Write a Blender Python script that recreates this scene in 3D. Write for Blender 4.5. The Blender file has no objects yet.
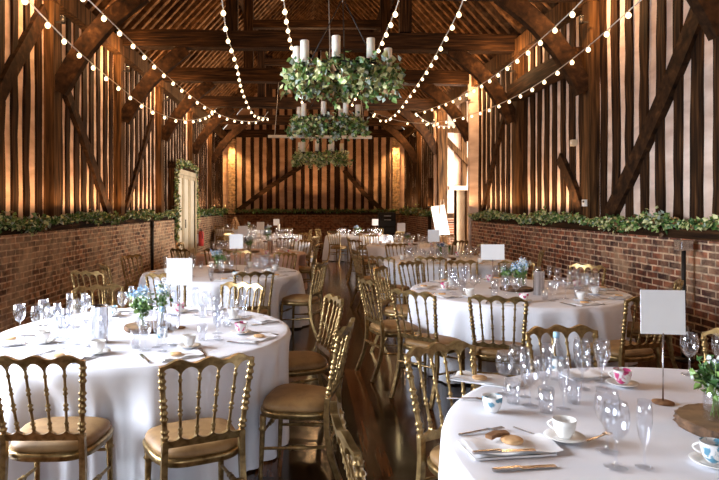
import bpy, math, random
from mathutils import Vector, Matrix
PI = math.pi
C = bpy.context.scene.collection
rnd = random.Random(7)
R = math.radians

# ---------------------------------------------------------------- helpers
class MB:
    """collects geometry for ONE mesh object"""
    def __init__(s): s.v = []; s.f = []; s.m = []; s.sm = []
    def add(s, vs, fs, mi=0, smooth=False):
        o = len(s.v); s.v.extend([tuple(p) for p in vs])
        for f in fs: s.f.append([i + o for i in f]); s.m.append(mi); s.sm.append(smooth)
    def box(s, x0, x1, y0, y1, z0, z1, mi=0):
        vs = [(x, y, z) for x in (x0, x1) for y in (y0, y1) for z in (z0, z1)]
        s.add(vs, [(0,1,3,2), (4,6,7,5), (0,4,5,1), (2,3,7,6), (0,2,6,4), (1,5,7,3)], mi)
    def beam(s, pts, w, h, up=(0,0,1), mi=0, wob=0.0):
        """rectangular section swept along pts; w across, h along 'up'"""
        pts = [Vector(p) for p in pts]; n = len(pts); rings = []
        for i, p in enumerate(pts):
            d = (pts[min(i+1, n-1)] - pts[max(i-1, 0)]).normalized()
            u = Vector(up); a = d.cross(u).normalized(); u = a.cross(d).normalized()
            ww = w * (1 + rnd.uniform(-wob, wob)); hh = h * (1 + rnd.uniform(-wob, wob))
            rings.append([p + a*ww/2 + u*hh/2, p - a*ww/2 + u*hh/2, p - a*ww/2 - u*hh/2, p + a*ww/2 - u*hh/2])
        vs = [q for r in rings for q in r]; fs = []
        for i in range(n-1):
            for k in range(4):
                fs.append((i*4+k, i*4+(k+1) % 4, (i+1)*4+(k+1) % 4, (i+1)*4+k))
        fs.append((3,2,1,0)); fs.append(tuple((n-1)*4+k for k in range(4)))
        s.add(vs, fs, mi)
    def tube(s, pts, radii, seg=8, mi=0, cap=True):
        pts = [Vector(p) for p in pts]; n = len(pts)
        if not hasattr(radii, '__len__'): radii = [radii]*n
        vs = []; ref = None
        for i, p in enumerate(pts):
            d = pts[min(i+1, n-1)] - pts[max(i-1, 0)]
            d = d.normalized() if d.length > 1e-9 else Vector((0,0,1))
            if ref is None:
                ref = Vector((1,0,0)) if abs(d.x) < .9 else Vector((0,1,0))
            a = (ref - d*ref.dot(d)).normalized(); b = d.cross(a); ref = a
            for k in range(seg):
                t = 2*PI*k/seg; vs.append(p + (a*math.cos(t) + b*math.sin(t))*radii[i])
        fs = [(i*seg+k, i*seg+(k+1) % seg, (i+1)*seg+(k+1) % seg, (i+1)*seg+k) for i in range(n-1) for k in range(seg)]
        s.add(vs, fs, mi, True)
        if cap:
            o = len(s.v) - n*seg
            s.f.append([o+k for k in reversed(range(seg))]); s.m.append(mi); s.sm.append(False)
            s.f.append([o+(n-1)*seg+k for k in range(seg)]); s.m.append(mi); s.sm.append(False)
    def lathe(s, prof, seg=16, c=(0,0,0), mi=0, flat=False):
        vs = []; n = len(prof)
        for r, z in prof:
            for k in range(seg):
                t = 2*PI*k/seg; vs.append((c[0]+r*math.cos(t), c[1]+r*math.sin(t), c[2]+z))
        fs = [(i*seg+k, i*seg+(k+1) % seg, (i+1)*seg+(k+1) % seg, (i+1)*seg+k) for i in range(n-1) for k in range(seg)]
        s.add(vs, fs, mi, not flat)
    def build(s, name, mats, parent=None):
        me = bpy.data.meshes.new(name); me.from_pydata(s.v, [], s.f)
        if not isinstance(mats, (list, tuple)): mats = [mats]
        for m in mats: me.materials.append(m)
        me.polygons.foreach_set('material_index', s.m); me.polygons.foreach_set('use_smooth', s.sm)
        me.update()
        o = bpy.data.objects.new(name, me); C.objects.link(o)
        if parent is not None: o.parent = parent
        return o

def tag(o, label=None, cat=None, group=None, kind=None):
    if label: o['label'] = label
    if cat: o['category'] = cat
    if group: o['group'] = group
    if kind: o['kind'] = kind
    return o
def empty(name, loc=(0,0,0), rz=0, label=None, cat=None, group=None, kind=None):
    o = bpy.data.objects.new(name, None); C.objects.link(o); o.location = loc; o.rotation_euler = (0,0,rz)
    o.empty_display_size = .1
    return tag(o, label, cat, group, kind)
KIDS = {}
def kids(o):
    if o.name not in KIDS: KIDS[o.name] = [c for c in bpy.data.objects if c.parent == o]
    return KIDS[o.name]
def dup(o, loc, rz=0, label=None, group=None, scale=None):
    """copy a thing, its parts and their sub-parts"""
    def rec(a, par):
        c = a.copy(); C.objects.link(c)
        if par is not None: c.parent = par
        for ch in kids(a): rec(ch, c)
        return c
    r = rec(o, None); r.location = loc; r.rotation_euler = (0,0,rz)
    if scale: r.scale = (scale,)*3
    if label: r['label'] = label
    if group: r['group'] = group
    return r

# ---------------------------------------------------------------- materials
def mat(name, col, rough=.6, metal=0., **kw):
    m = bpy.data.materials.new(name); m.use_nodes = True
    b = m.node_tree.nodes['Principled BSDF']
    b.inputs['Base Color'].default_value = (*col, 1); b.inputs['Roughness'].default_value = rough
    b.inputs['Metallic'].default_value = metal
    for k, v in kw.items(): b.inputs[k].default_value = v
    return m
def nodes(m): return m.node_tree.nodes, m.node_tree.links, m.node_tree.nodes['Principled BSDF']
def noisy(name, c1, c2, scale=(6,6,6), rough=.6, metal=0., detail=6, lo=.35, hi=.65, bump=0., c3=None, dist=.4, **kw):
    """procedural material: stretched noise between two or three colours"""
    m = mat(name, c1, rough, metal, **kw); N, L, b = nodes(m)
    tc = N.new('ShaderNodeTexCoord'); mp = N.new('ShaderNodeMapping'); mp.inputs['Scale'].default_value = scale
    nz = N.new('ShaderNodeTexNoise'); nz.inputs['Detail'].default_value = detail; nz.inputs['Scale'].default_value = 1
    nz.inputs['Distortion'].default_value = dist
    cr = N.new('ShaderNodeValToRGB'); e = cr.color_ramp.elements
    e[0].position = lo; e[0].color = (*c1, 1); e[1].position = hi; e[1].color = (*c2, 1)
    if c3: k = e.new((lo+hi)/2); k.color = (*c3, 1)
    L.new(tc.outputs['Object'], mp.inputs[0]); L.new(mp.outputs[0], nz.inputs['Vector'])
    L.new(nz.outputs['Fac'], cr.inputs[0]); L.new(cr.outputs[0], b.inputs['Base Color'])
    if bump:
        bp = N.new('ShaderNodeBump'); bp.inputs['Strength'].default_value = bump; bp.inputs['Distance'].default_value = .01
        L.new(nz.outputs['Fac'], bp.inputs['Height']); L.new(bp.outputs[0], b.inputs['Normal'])
    return m
def brick(name, axis, ca, cb, mortar, lime, lo=.5):
    m = mat(name, ca, .9); N, L, b = nodes(m)
    tc = N.new('ShaderNodeTexCoord'); sp = N.new('ShaderNodeSeparateXYZ'); cb_ = N.new('ShaderNodeCombineXYZ')
    L.new(tc.outputs['Object'], sp.inputs[0]); L.new(sp.outputs[axis], cb_.inputs[0]); L.new(sp.outputs['Z'], cb_.inputs[1])
    wn = N.new('ShaderNodeTexNoise'); wn.inputs['Scale'].default_value = 5; wn.inputs['Detail'].default_value = 3
    L.new(cb_.outputs[0], wn.inputs['Vector'])
    add = N.new('ShaderNodeMixRGB'); add.blend_type = 'ADD'; add.inputs[0].default_value = .02
    L.new(cb_.outputs[0], add.inputs[1]); L.new(wn.outputs['Color'], add.inputs[2])
    bt = N.new('ShaderNodeTexBrick'); bt.inputs['Scale'].default_value = 1
    bt.inputs['Brick Width'].default_value = .225; bt.inputs['Row Height'].default_value = .078
    bt.inputs['Mortar Size'].default_value = .011; bt.inputs['Mortar Smooth'].default_value = .3; bt.inputs['Bias'].default_value = -.1
    bt.inputs['Color1'].default_value = (*ca, 1); bt.inputs['Color2'].default_value = (*cb, 1)
    bt.inputs['Mortar'].default_value = (*mortar, 1)
    L.new(add.outputs[0], bt.inputs['Vector'])
    # dark burnt headers and lime bloom patches
    n2 = N.new('ShaderNodeTexNoise'); n2.inputs['Scale'].default_value = 9; n2.inputs['Detail'].default_value = 4
    L.new(cb_.outputs[0], n2.inputs['Vector'])
    r2 = N.new('ShaderNodeValToRGB'); r2.color_ramp.elements[0].position = .38; r2.color_ramp.elements[0].color = (.35,.33,.35,1)
    r2.color_ramp.elements[1].position = .6; r2.color_ramp.elements[1].color = (1.25,1.15,1.05,1)
    L.new(n2.outputs['Fac'], r2.inputs[0])
    mu = N.new('ShaderNodeMixRGB'); mu.blend_type = 'MULTIPLY'; mu.inputs[0].default_value = .85
    L.new(bt.outputs['Color'], mu.inputs[1]); L.new(r2.outputs[0], mu.inputs[2])
    n3 = N.new('ShaderNodeTexNoise'); n3.inputs['Scale'].default_value = 1.6; n3.inputs['Detail'].default_value = 8; n3.inputs['Roughness'].default_value = .7
    L.new(cb_.outputs[0], n3.inputs['Vector'])
    r3 = N.new('ShaderNodeValToRGB'); r3.color_ramp.elements[0].position = lo; r3.color_ramp.elements[0].color = (0,0,0,1)
    r3.color_ramp.elements[1].position = .66; r3.color_ramp.elements[1].color = (.7,.7,.7,1)
    L.new(n3.outputs['Fac'], r3.inputs[0])
    mx = N.new('ShaderNodeMixRGB'); mx.inputs[2].default_value = (*lime, 1)
    L.new(r3.outputs[0], mx.inputs[0]); L.new(mu.outputs[0], mx.inputs[1]); L.new(mx.outputs[0], b.inputs['Base Color'])
    bp = N.new('ShaderNodeBump'); bp.inputs['Strength'].default_value = .8; bp.inputs['Distance'].default_value = .012; bp.invert = True
    L.new(bt.outputs['Fac'], bp.inputs['Height']); L.new(bp.outputs[0], b.inputs['Normal'])
    return m

DK, MD, LT = (.008,.004,.002), (.036,.016,.0065), (.12,.055,.021)
W_z = noisy('oak_upright', DK, LT, (26,26,1.6), .8, lo=.36, hi=.78, bump=.5, c3=MD)
W_y = noisy('oak_lengthwise', DK, LT, (26,1.6,26), .8, lo=.34, hi=.76, bump=.5, c3=MD)
W_x = noisy('oak_crosswise', DK, LT, (1.6,26,26), .8, lo=.34, hi=.78, bump=.5, c3=MD)
W_b = noisy('oak_crooked', DK, LT, (9,9,9), .8, lo=.3, hi=.85, bump=.4, c3=MD)
W_post = noisy('oak_post', (.014,.007,.003), (.20,.095,.034), (18,18,1.2), .8, lo=.3, hi=.76, bump=.5, c3=(.085,.04,.015))
W_raft = noisy('oak_rafter', (.05,.024,.01), (.36,.18,.075), (7,7,7), .8, lo=.3, hi=.75, c3=(.17,.08,.032))
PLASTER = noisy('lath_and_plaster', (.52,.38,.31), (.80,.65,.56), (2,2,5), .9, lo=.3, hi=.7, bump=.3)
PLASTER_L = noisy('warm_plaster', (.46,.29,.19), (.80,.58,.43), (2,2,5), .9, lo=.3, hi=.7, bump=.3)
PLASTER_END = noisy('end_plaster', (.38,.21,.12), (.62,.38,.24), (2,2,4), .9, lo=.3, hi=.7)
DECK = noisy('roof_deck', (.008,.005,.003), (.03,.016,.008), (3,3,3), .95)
BR_R = brick('brick_dark_red', 'Y', (.07,.022,.014), (.34,.115,.055), (.56,.42,.30), (.42,.27,.16))
BR_L = brick('brick_weathered', 'Y', (.10,.036,.02), (.46,.23,.12), (.64,.48,.33), (.60,.43,.27), .43)
BR_P = brick('brick_pale', 'X', (.42,.24,.11), (.6,.38,.2), (.6,.45,.28), (.6,.42,.25))
BR_E = brick('brick_end', 'X', (.14,.045,.022), (.3,.11,.05), (.3,.18,.1), (.3,.18,.1))
GOLD = noisy('gilt_paint', (.15,.09,.032), (.40,.27,.115), (30,30,30), .3, .75, lo=.3, hi=.7)
SEAT = noisy('tan_velour', (.19,.10,.034), (.31,.175,.065), (14,14,14), .6, lo=.3, hi=.7)
CLOTH = noisy('white_linen', (.72,.73,.80), (.81,.82,.88), (3,3,3), .85, lo=.3, hi=.7)
CLOTH_WARMLIT = noisy('linen_warm_light_tint', (.56,.38,.32), (.66,.46,.39), (3,3,3), .85, lo=.3, hi=.7)  # white linen with the warm light mix painted into its colour
NAPKIN = noisy('napkin_linen', (.78,.78,.82), (.9,.9,.92), (5,5,5), .8)
STEEL = noisy('brushed_steel', (.5,.5,.52), (.75,.75,.78), (40,40,1), .25, 1.)
CUTL = mat('cutlery_steel', (.42,.40,.40), .2, 1.)
CHINA = noisy('china', (.80,.79,.77), (.86,.85,.84), (3,3,3), .15)
ROSE = noisy('rose_pattern', (.8,.78,.77), (.50,.05,.16), (28,28,28), .2, lo=.5, hi=.56)
BLUEP = noisy('blue_pattern', (.8,.8,.8), (.12,.3,.42), (28,28,28), .2, lo=.52, hi=.58)
CARD = noisy('card_white', (.86,.86,.88), (.92,.92,.93), (3,3,3), .6)
WAX = noisy('candle_wax', (.74,.68,.58), (.84,.79,.70), (4,4,4), .5, **{'Subsurface Weight': .15})
IRON = noisy('black_iron', (.012,.011,.01), (.035,.03,.027), (9,9,9), .5, .5)
BISC = noisy('biscuit', (.55,.30,.13), (.75,.50,.27), (30,30,30), .8)
BISCD = noisy('brown_biscuit', (.16,.07,.03), (.30,.15,.06), (30,30,30), .8)
BARK = noisy('bark', (.03,.016,.009), (.16,.085,.045), (20,20,8), .95, bump=.8)
RINGS = noisy('cut_wood', (.10,.055,.025), (.26,.15,.07), (9,9,9), .7)
for m_ in (W_b, W_z, W_y, W_x, W_post, W_raft, DECK): m_.node_tree.nodes['Principled BSDF'].inputs['Specular IOR Level'].default_value = .12
LEAF1 = noisy('leaf_dark', (.03,.085,.022), (.07,.16,.04), (8,8,8), .45)
LEAF2 = noisy('leaf_mid', (.10,.20,.04), (.25,.36,.10), (8,8,8), .45)
LEAF3 = noisy('leaf_cream', (.42,.44,.16), (.72,.70,.38), (8,8,8), .5)
LEAF4 = noisy('leaf_silver', (.28,.36,.30), (.50,.56,.48), (8,8,8), .5)
LEAF5 = noisy('leaf_brown', (.14,.07,.025), (.3,.16,.06), (8,8,8), .6)
PET_B = noisy('petal_blue', (.18,.36,.62), (.50,.66,.82), (12,12,12), .6)
PET_W = noisy('petal_white', (.74,.78,.82), (.9,.9,.9), (12,12,12), .6)
PET_D = noisy('petal_navy', (.03,.05,.14), (.10,.14,.30), (12,12,12), .6)
CREAM = noisy('cream_paint', (.58,.48,.33), (.72,.62,.45), (2,2,2), .5)
CREAM_L = noisy('pale_cream_paint', (.78,.70,.54), (.86,.80,.66), (2,2,2), .5)
RED = noisy('red_paint', (.62,.05,.05), (.72,.09,.08), (4,4,4), .3)
WHITEP = noisy('white_plastic', (.75,.75,.73), (.82,.82,.8), (4,4,4), .4)
CABLE = noisy('white_cable', (.45,.40,.34), (.6,.55,.5), (9,9,9), .5)
TAN = noisy('choux_tan', (.40,.20,.08), (.66,.42,.22), (20,20,20), .7)

def glass(name, tint=(.97,.98,1)):
    m = bpy.data.materials.new(name); m.use_nodes = True; N = m.node_tree.nodes; L = m.node_tree.links; N.clear()
    out = N.new('ShaderNodeOutputMaterial'); mx = N.new('ShaderNodeMixShader'); tr = N.new('ShaderNodeBsdfTransparent')
    gl = N.new('ShaderNodeBsdfGlossy'); gl.inputs['Roughness'].default_value = .03; gl.inputs['Color'].default_value = (1,1,1,1)
    lw = N.new('ShaderNodeLayerWeight'); lw.inputs['Blend'].default_value = .35
    nz = N.new('ShaderNodeTexNoise'); nz.inputs['Scale'].default_value = 30
    mr = N.new('ShaderNodeMapRange'); mr.inputs['From Min'].default_value = 0; mr.inputs['From Max'].default_value = 1
    mr.inputs['To Min'].default_value = .06; mr.inputs['To Max'].default_value = .5
    tr.inputs['Color'].default_value = (*tint, 1)
    L.new(lw.outputs['Facing'], mr.inputs['Value']); L.new(mr.outputs[0], mx.inputs[0])
    L.new(tr.outputs[0], mx.inputs[1]); L.new(gl.outputs[0], mx.inputs[2]); L.new(mx.outputs[0], out.inputs[0])
    return m
GLASS = glass('clear_glass')
PANE = glass('window_glass', (.98,.99,1))
def emis(name, col, st):
    m = bpy.data.materials.new(name); m.use_nodes = True; N = m.node_tree.nodes; L = m.node_tree.links; N.clear()
    out = N.new('ShaderNodeOutputMaterial'); e = N.new('ShaderNodeEmission')
    e.inputs[0].default_value = (*col, 1); e.inputs[1].default_value = st; L.new(e.outputs[0], out.inputs[0]); return m
BULB = emis('glowing_bulb', (1, .72, .40), 3.2)
LAMP = emis('lit_lens', (1, .78, .5), 14)

# floor boards: dark varnished planks along Y
def floor_mat():
    m = mat('varnished_boards', (.05,.02,.01), .16); N, L, b = nodes(m)
    tc = N.new('ShaderNodeTexCoord'); sp = N.new('ShaderNodeSeparateXYZ'); cb = N.new('ShaderNodeCombineXYZ')
    L.new(tc.outputs['Object'], sp.inputs[0]); L.new(sp.outputs['Y'], cb.inputs[0]); L.new(sp.outputs['X'], cb.inputs[1])
    bt = N.new('ShaderNodeTexBrick'); bt.inputs['Scale'].default_value = 1; bt.inputs['Brick Width'].default_value = 2.4
    bt.inputs['Row Height'].default_value = .17; bt.inputs['Mortar Size'].default_value = .005; bt.inputs['Bias'].default_value = -.35
    bt.inputs['Color1'].default_value = (.009,.0035,.0015,1); bt.inputs['Color2'].default_value = (.21,.075,.022,1)
    bt.inputs['Mortar'].default_value = (.004,.002,.001,1)
    L.new(cb.outputs[0], bt.inputs['Vector'])
    mp = N.new('ShaderNodeMapping'); mp.inputs['Scale'].default_value = (30,1.5,1); nz = N.new('ShaderNodeTexNoise'); nz.inputs['Detail'].default_value = 7
    L.new(tc.outputs['Object'], mp.inputs[0]); L.new(mp.outputs[0], nz.inputs['Vector']); nz.inputs['Scale'].default_value = 1
    cr = N.new('ShaderNodeValToRGB'); cr.color_ramp.elements[0].position = .3; cr.color_ramp.elements[0].color = (.35,.35,.35,1)
    cr.color_ramp.elements[1].position = .7; cr.color_ramp.elements[1].color = (1.5,1.4,1.2,1)
    L.new(nz.outputs['Fac'], cr.inputs[0])
    mu = N.new('ShaderNodeMixRGB'); mu.blend_type = 'MULTIPLY'; mu.inputs[0].default_value = 1
    L.new(bt.outputs['Color'], mu.inputs[1]); L.new(cr.outputs[0], mu.inputs[2]); L.new(mu.outputs[0], b.inputs['Base Color'])
    mr = N.new('ShaderNodeMapRange'); mr.inputs['To Min'].default_value = .07; mr.inputs['To Max'].default_value = .24
    L.new(nz.outputs['Fac'], mr.inputs['Value']); L.new(mr.outputs[0], b.inputs['Roughness'])
    bp = N.new('ShaderNodeBump'); bp.inputs['Strength'].default_value = .12; bp.inputs['Distance'].default_value = .004
    L.new(nz.outputs['Fac'], bp.inputs['Height']); L.new(bp.outputs[0], b.inputs['Normal'])
    return m
FLOOR = floor_mat()

# ---------------------------------------------------------------- the barn
XL, XR, YB, YE = -3.75, 4.1, -4.0, 27.2
XM = (XL+XR)/2; LEDGE = 1.27; EAVE = 4.8; RIDGE = 9.6
FR = [-.6, 2.5, 5.95, 9.0, 12.15, 15.4, 19.4, 23.2]
TW = .30                                     # how far the timber wall stands behind the brick face
def struct(o, label=None): return tag(o, label, None, None, 'structure')

b = MB(); b.box(-7, 8.5, YB-.4, YE+.6, -.1, 0); struct(b.build('floor', FLOOR), 'dark varnished plank floor running down the barn')

def plinth(mb, x0, x1, segs):
    for y0, y1 in segs: mb.box(x0, x1, y0, y1, 0, LEDGE)
def side_wall(name, s, segs, brickm, plas, hi=EAVE+.05, skip=()):
    """s=-1 left, +1 right. brick plinth with timber studs and plaster infill set back above it"""
    X = XL if s < 0 else XR
    xin, xo = X, X + s*.55
    root = empty(name, label=None); struct(root, ('weathered brick and oak stud wall with plaster strips, on the side of the garlanded doors' if s < 0 else
                  'dark red brick and oak stud wall with pale plaster strips, porch side'))
    p = MB()
    for y0, y1 in segs: p.box(min(xin, xo), max(xin, xo), y0, y1, 0, LEDGE)
    p.build('brick_plinth', brickm, root)
    si = MB()
    for y0, y1 in segs:
        a, c = sorted((X + s*.03, X + s*.5)); si.box(a, c, y0, y1, LEDGE, LEDGE+.15)
    si.build('sill_beam', W_y, root)
    inf = MB()
    for y0, y1 in segs:
        a, c = sorted((X + s*.19, X + s*.55)); inf.box(a, c, y0, y1, LEDGE+.15, hi)
    for y0, y1, zz in skip:                    # infill above an opening
        a, c = sorted((X + s*.19, X + s*.55)); inf.box(a, c, y0, y1, zz, hi)
    inf.build('plaster_infill', plas, root)
    y = YB + .2; k = 0
    while y < YE - .1:
        z0 = None
        for y0, y1 in segs:
            if y0 + .08 < y < y1 - .08: z0 = LEDGE + .15
        for y0, y1, zz in skip:
            if y0 <= y <= y1: z0 = zz
        near = any(abs(y - f) < .24 for f in FR)
        if z0 is not None and not near:
            w = rnd.uniform(.15, .2) if s > 0 else rnd.uniform(.14, .19)
            m = MB(); n = 9; off = rnd.uniform(-.02, .02); ph = rnd.uniform(0, 6); am = rnd.uniform(.004, .016)
            pts = [(X + s*.24, y + off*math.cos(2*i/n) + am*math.sin(ph + i*.9), z0 + (hi - z0)*i/n) for i in range(n+1)]
            m.beam(pts, .16, w, up=(0,1,0), wob=.1)
            m.build('stud', W_z, root)
        y += rnd.uniform(.33, .37); k += 1
    return root
side_wall('wall_left', -1, [(YB,.9),(5.2,16.7),(19.5,YE)], BR_L, PLASTER_L, skip=[(.9,5.2,3.35),(16.7,19.5,2.72)])
side_wall('wall_right', 1, [(YB,15.5),(19.4,YE)], BR_R, PLASTER)

# end wall with gable
def end_wall(name, Y, s, label, opening=None):
    root = empty(name); struct(root, label)
    xl, xr = XL-.55, XR+.55
    p = MB()
    if opening:
        for a, c in ((xl, opening[0]), (opening[1], xr)): p.box(a, c, min(Y, Y+s*.4), max(Y, Y+s*.4), 0, LEDGE)
    else: p.box(xl, xr, min(Y, Y+s*.4), max(Y, Y+s*.4), 0, LEDGE)
    p.build('brick_plinth', BR_E, root)
    q = MB(); y0, y1 = sorted((Y+s*.24, Y+s*.4))
    zb = opening[2] if opening else LEDGE
    if opening:
        for a, c in ((xl, opening[0]), (opening[1], xr)): q.box(a, c, y0, y1, LEDGE, zb)
    # pentagon gable
    vs = []
    for yy in (y0, y1): vs += [(xl, yy, zb), (xr, yy, zb), (xr, yy, EAVE), (XM, yy, RIDGE+.1), (xl, yy, EAVE)]
    q.add(vs, [(0,1,2,3,4), (9,8,7,6,5), (0,5,6,1), (1,6,7,2), (2,7,8,3), (3,8,9,4), (4,9,5,0)])
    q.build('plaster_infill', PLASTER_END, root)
    m = MB(); m.beam([(xl, Y+s*.2, EAVE+.17), (xr, Y+s*.2, EAVE+.17)], .28, .34); m.build('tie_beam', W_x, root)
    m = MB(); m.beam([(xl, Y+s*.2, LEDGE+.08), (xr, Y+s*.2, LEDGE+.08)], .3, .17); m.build('sill_beam', W_x, root)
    x = XL + .32
    i = 0
    while x < XR - .2:
        top = EAVE + (RIDGE - EAVE)*(1 - abs(x-XM)/((XR-XL)/2)) - .1
        z0 = LEDGE + .15
        if opening and opening[0] - .1 < x < opening[1] + .1: z0 = opening[2]
        w = .26 if i in (4, 12, 16) else rnd.uniform(.14, .18)
        m = MB(); m.beam([(x + rnd.uniform(-.012,.012), Y+s*.26, z0 + (top-z0)*k/6) for k in range(7)], w, .1, up=(0,1,0), wob=.06)
        m.build('stud', W_z, root); x += rnd.uniform(.37, .41); i += 1
    return root
ew = end_wall('wall_far', YE, 1, 'far gable wall of dark studs and tan plaster above low brick')
for sx, xa, xb in ((-1, -3.3, -.35), (1, 3.3, 1.55)):
    m = MB(); m.beam([(xa, YE+.12, 1.45), ((xa+xb)/2, YE+.12, 1.45+ (2.1 if sx < 0 else 1.6)*.52), (xb, YE+.12, 3.5 if sx < 0 else 3.3)], .12, .2, up=(0,0,1)); m.build('brace', W_x, ew)
for xx in (-3.55, 3.9):
    m = MB(); m.box(xx-.16, xx+.16, YE-.02, YE+.2, 1.3, 4.7); m.build('brick_pier', BR_P, ew)
end_wall('wall_rear', YB, -1, 'gable wall behind the viewer with a wide glazed doorway', (-1.6, 2.0, 3.2))

# porch off the right side between the third and fourth frames in view
PX = 6.9
root = empty('wall_porch'); struct(root, 'pale plaster porch wall with oak studs and a doorway beside the easel')
Yp = 19.4
d0, d1, dz = 4.62, 5.12, 2.17
m = MB(); m.box(4.05, d0, Yp+.1, Yp+.25, 0, dz); m.box(d1, PX, Yp+.1, Yp+.25, 0, dz); m.box(4.05, PX, Yp+.1, Yp+.25, dz, 5.6)
m.build('plaster_infill', noisy('porch_plaster', (.55,.36,.25), (.78,.58,.45), (2,2,2), .9), root)
for x in (4.42, 4.98, 5.5, 6.0, 6.5):
    z0 = dz+.1 if d0-.1 < x < d1+.1 else 0
    m = MB(); m.beam([(x, Yp+.06, z0), (x+.02, Yp+.06, 2.8), (x, Yp+.06, 5.6)], .17, .1, up=(0,1,0)); m.build('stud', W_post, root)
m = MB(); m.box(4.1, PX, Yp-.06, Yp+.12, 4.02, 4.22); m.build('rail', W_post, root)
m = MB(); m.beam([(4.3, Yp-.02, 3.9), (5.6, Yp-.02, 2.55)], .1, .16); m.build('brace', W_post, root)
m = MB(); m.box(d0-.12, d1+.15, Yp-.04, Yp+.1, dz, dz+.13); m.build('lintel', CREAM, root)
m = MB(); m.box(4.05, PX, 15.25, 15.4, 0, 5.6); struct(m.build('wall_porch_near', PLASTER), 'near side wall of the porch')
m = MB()
for a, c, z0, z1 in ((15.25, 15.7, 0, 5.6), (18.9, 19.65, 0, 5.6), (15.7, 18.9, 3.6, 5.6)): m.box(PX, PX+.15, a, c, z0, z1)
struct(m.build('wall_porch_outer', PLASTER), 'outer wall of the porch round its tall opening')
m = MB(); m.beam([(4.0, 17.4, 5.75), (PX+.2, 17.4, 5.75)], 4.6, .15); struct(m.build('ceiling_porch', DECK), 'dark boarded ceiling over the porch')
r = empty('door_1'); struct(r, 'pale door standing in the porch doorway')
m = MB(); m.box(d0+.2, d1, Yp+.3, Yp+.34, 0, dz); m.build('door_leaf', CREAM, r)
m = MB(); m.box(d0-.02, d0+.05, Yp+.05, Yp+.3, 0, dz); m.box(d1-.03, d1+.04, Yp+.05, Yp+.3, 0, dz); m.build('door_frame', W_post, r)
m = MB(); m.box(4.0, PX, Yp+.9, Yp+1.0, 0, 2.6); m.build('passage_wall', W_z, r)

# doors in the left wall
def glazed(name, X, y0, y1, z1, n, label, fm):
    r = empty(name); struct(r, label)
    m = MB(); m.box(X-.08, X+.08, y0, y0+.12, 0, z1); m.box(X-.08, X+.08, y1-.12, y1, 0, z1); m.box(X-.08, X+.08, y0, y1, z1-.14, z1)
    m.build('door_frame', fm, r)
    w = (y1-y0)/n
    for i in range(n):
        a, c = y0+i*w+.03, y0+(i+1)*w-.03
        m = MB(); m.box(X-.04, X+.04, a, a+.09, .02, z1-.14); m.box(X-.04, X+.04, c-.09, c, .02, z1-.14)
        m.box(X-.04, X+.04, a+.09, c-.09, .02, .3); m.box(X-.04, X+.04, a+.09, c-.09, z1-.24, z1-.14)
        lf = m.build('door_leaf', fm, r)
        m = MB(); m.box(X-.006, X+.006, a+.09, c-.09, .3, z1-.24); m.build('door_pane' if X < XL-.1 else 'door_panel', PANE if X < XL-.1 else CREAM_L, lf)
        if i == n//2:
            m = MB(); m.tube([(X+.08, a+.05, 1.0), (X+.08, a+.05, 1.25)], .014); m.build('door_handle', IRON, lf)
    return r
glazed('door_2', XL-.0, 16.72, 19.48, 2.7, 3, 'tall cream doors hung with a leafy garland', CREAM)
glazed('door_3', XL-.25, .9, 5.2, 3.35, 4, 'wide glazed doors in the left wall', W_post)
for a in (16.72, 19.48):
    m = MB(); m.box(XL-.55, XL-.01, a-.07, a+.07, 0, 2.85); struct(m.build('door_frame', W_post), 'oak door post at the %s jamb of the garlanded doors' % ('near' if a < 18 else 'far'))
m = MB(); m.box(XL-.5, XL+.02, 16.6, 19.6, 2.7, 2.88); struct(m.build('door_frame_head', W_y), 'oak lintel over the garlanded doors')
r = empty('window_1'); struct(r, 'glazed doorway in the wall behind the viewer')
for i in range(4):
    a = -1.6 + i*.9; m = MB(); m.box(a, a+.08, YB-.2, YB-.12, 0, 3.2); m.box(a+.82, a+.9, YB-.2, YB-.12, 0, 3.2); m.build('window_frame', W_post, r)
m = MB(); m.box(-1.6, 2.0, YB-.17, YB-.16, 0, 3.2); m.build('window_pane', PANE, r)

# ground outside
m = MB(); m.box(-40, 40, -30, 60, -.3, -.12); struct(m.build('ground', noisy('gravel', (.45,.4,.32), (.62,.57,.48), (2,2,2), .95)), 'pale gravel yard outside')

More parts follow.
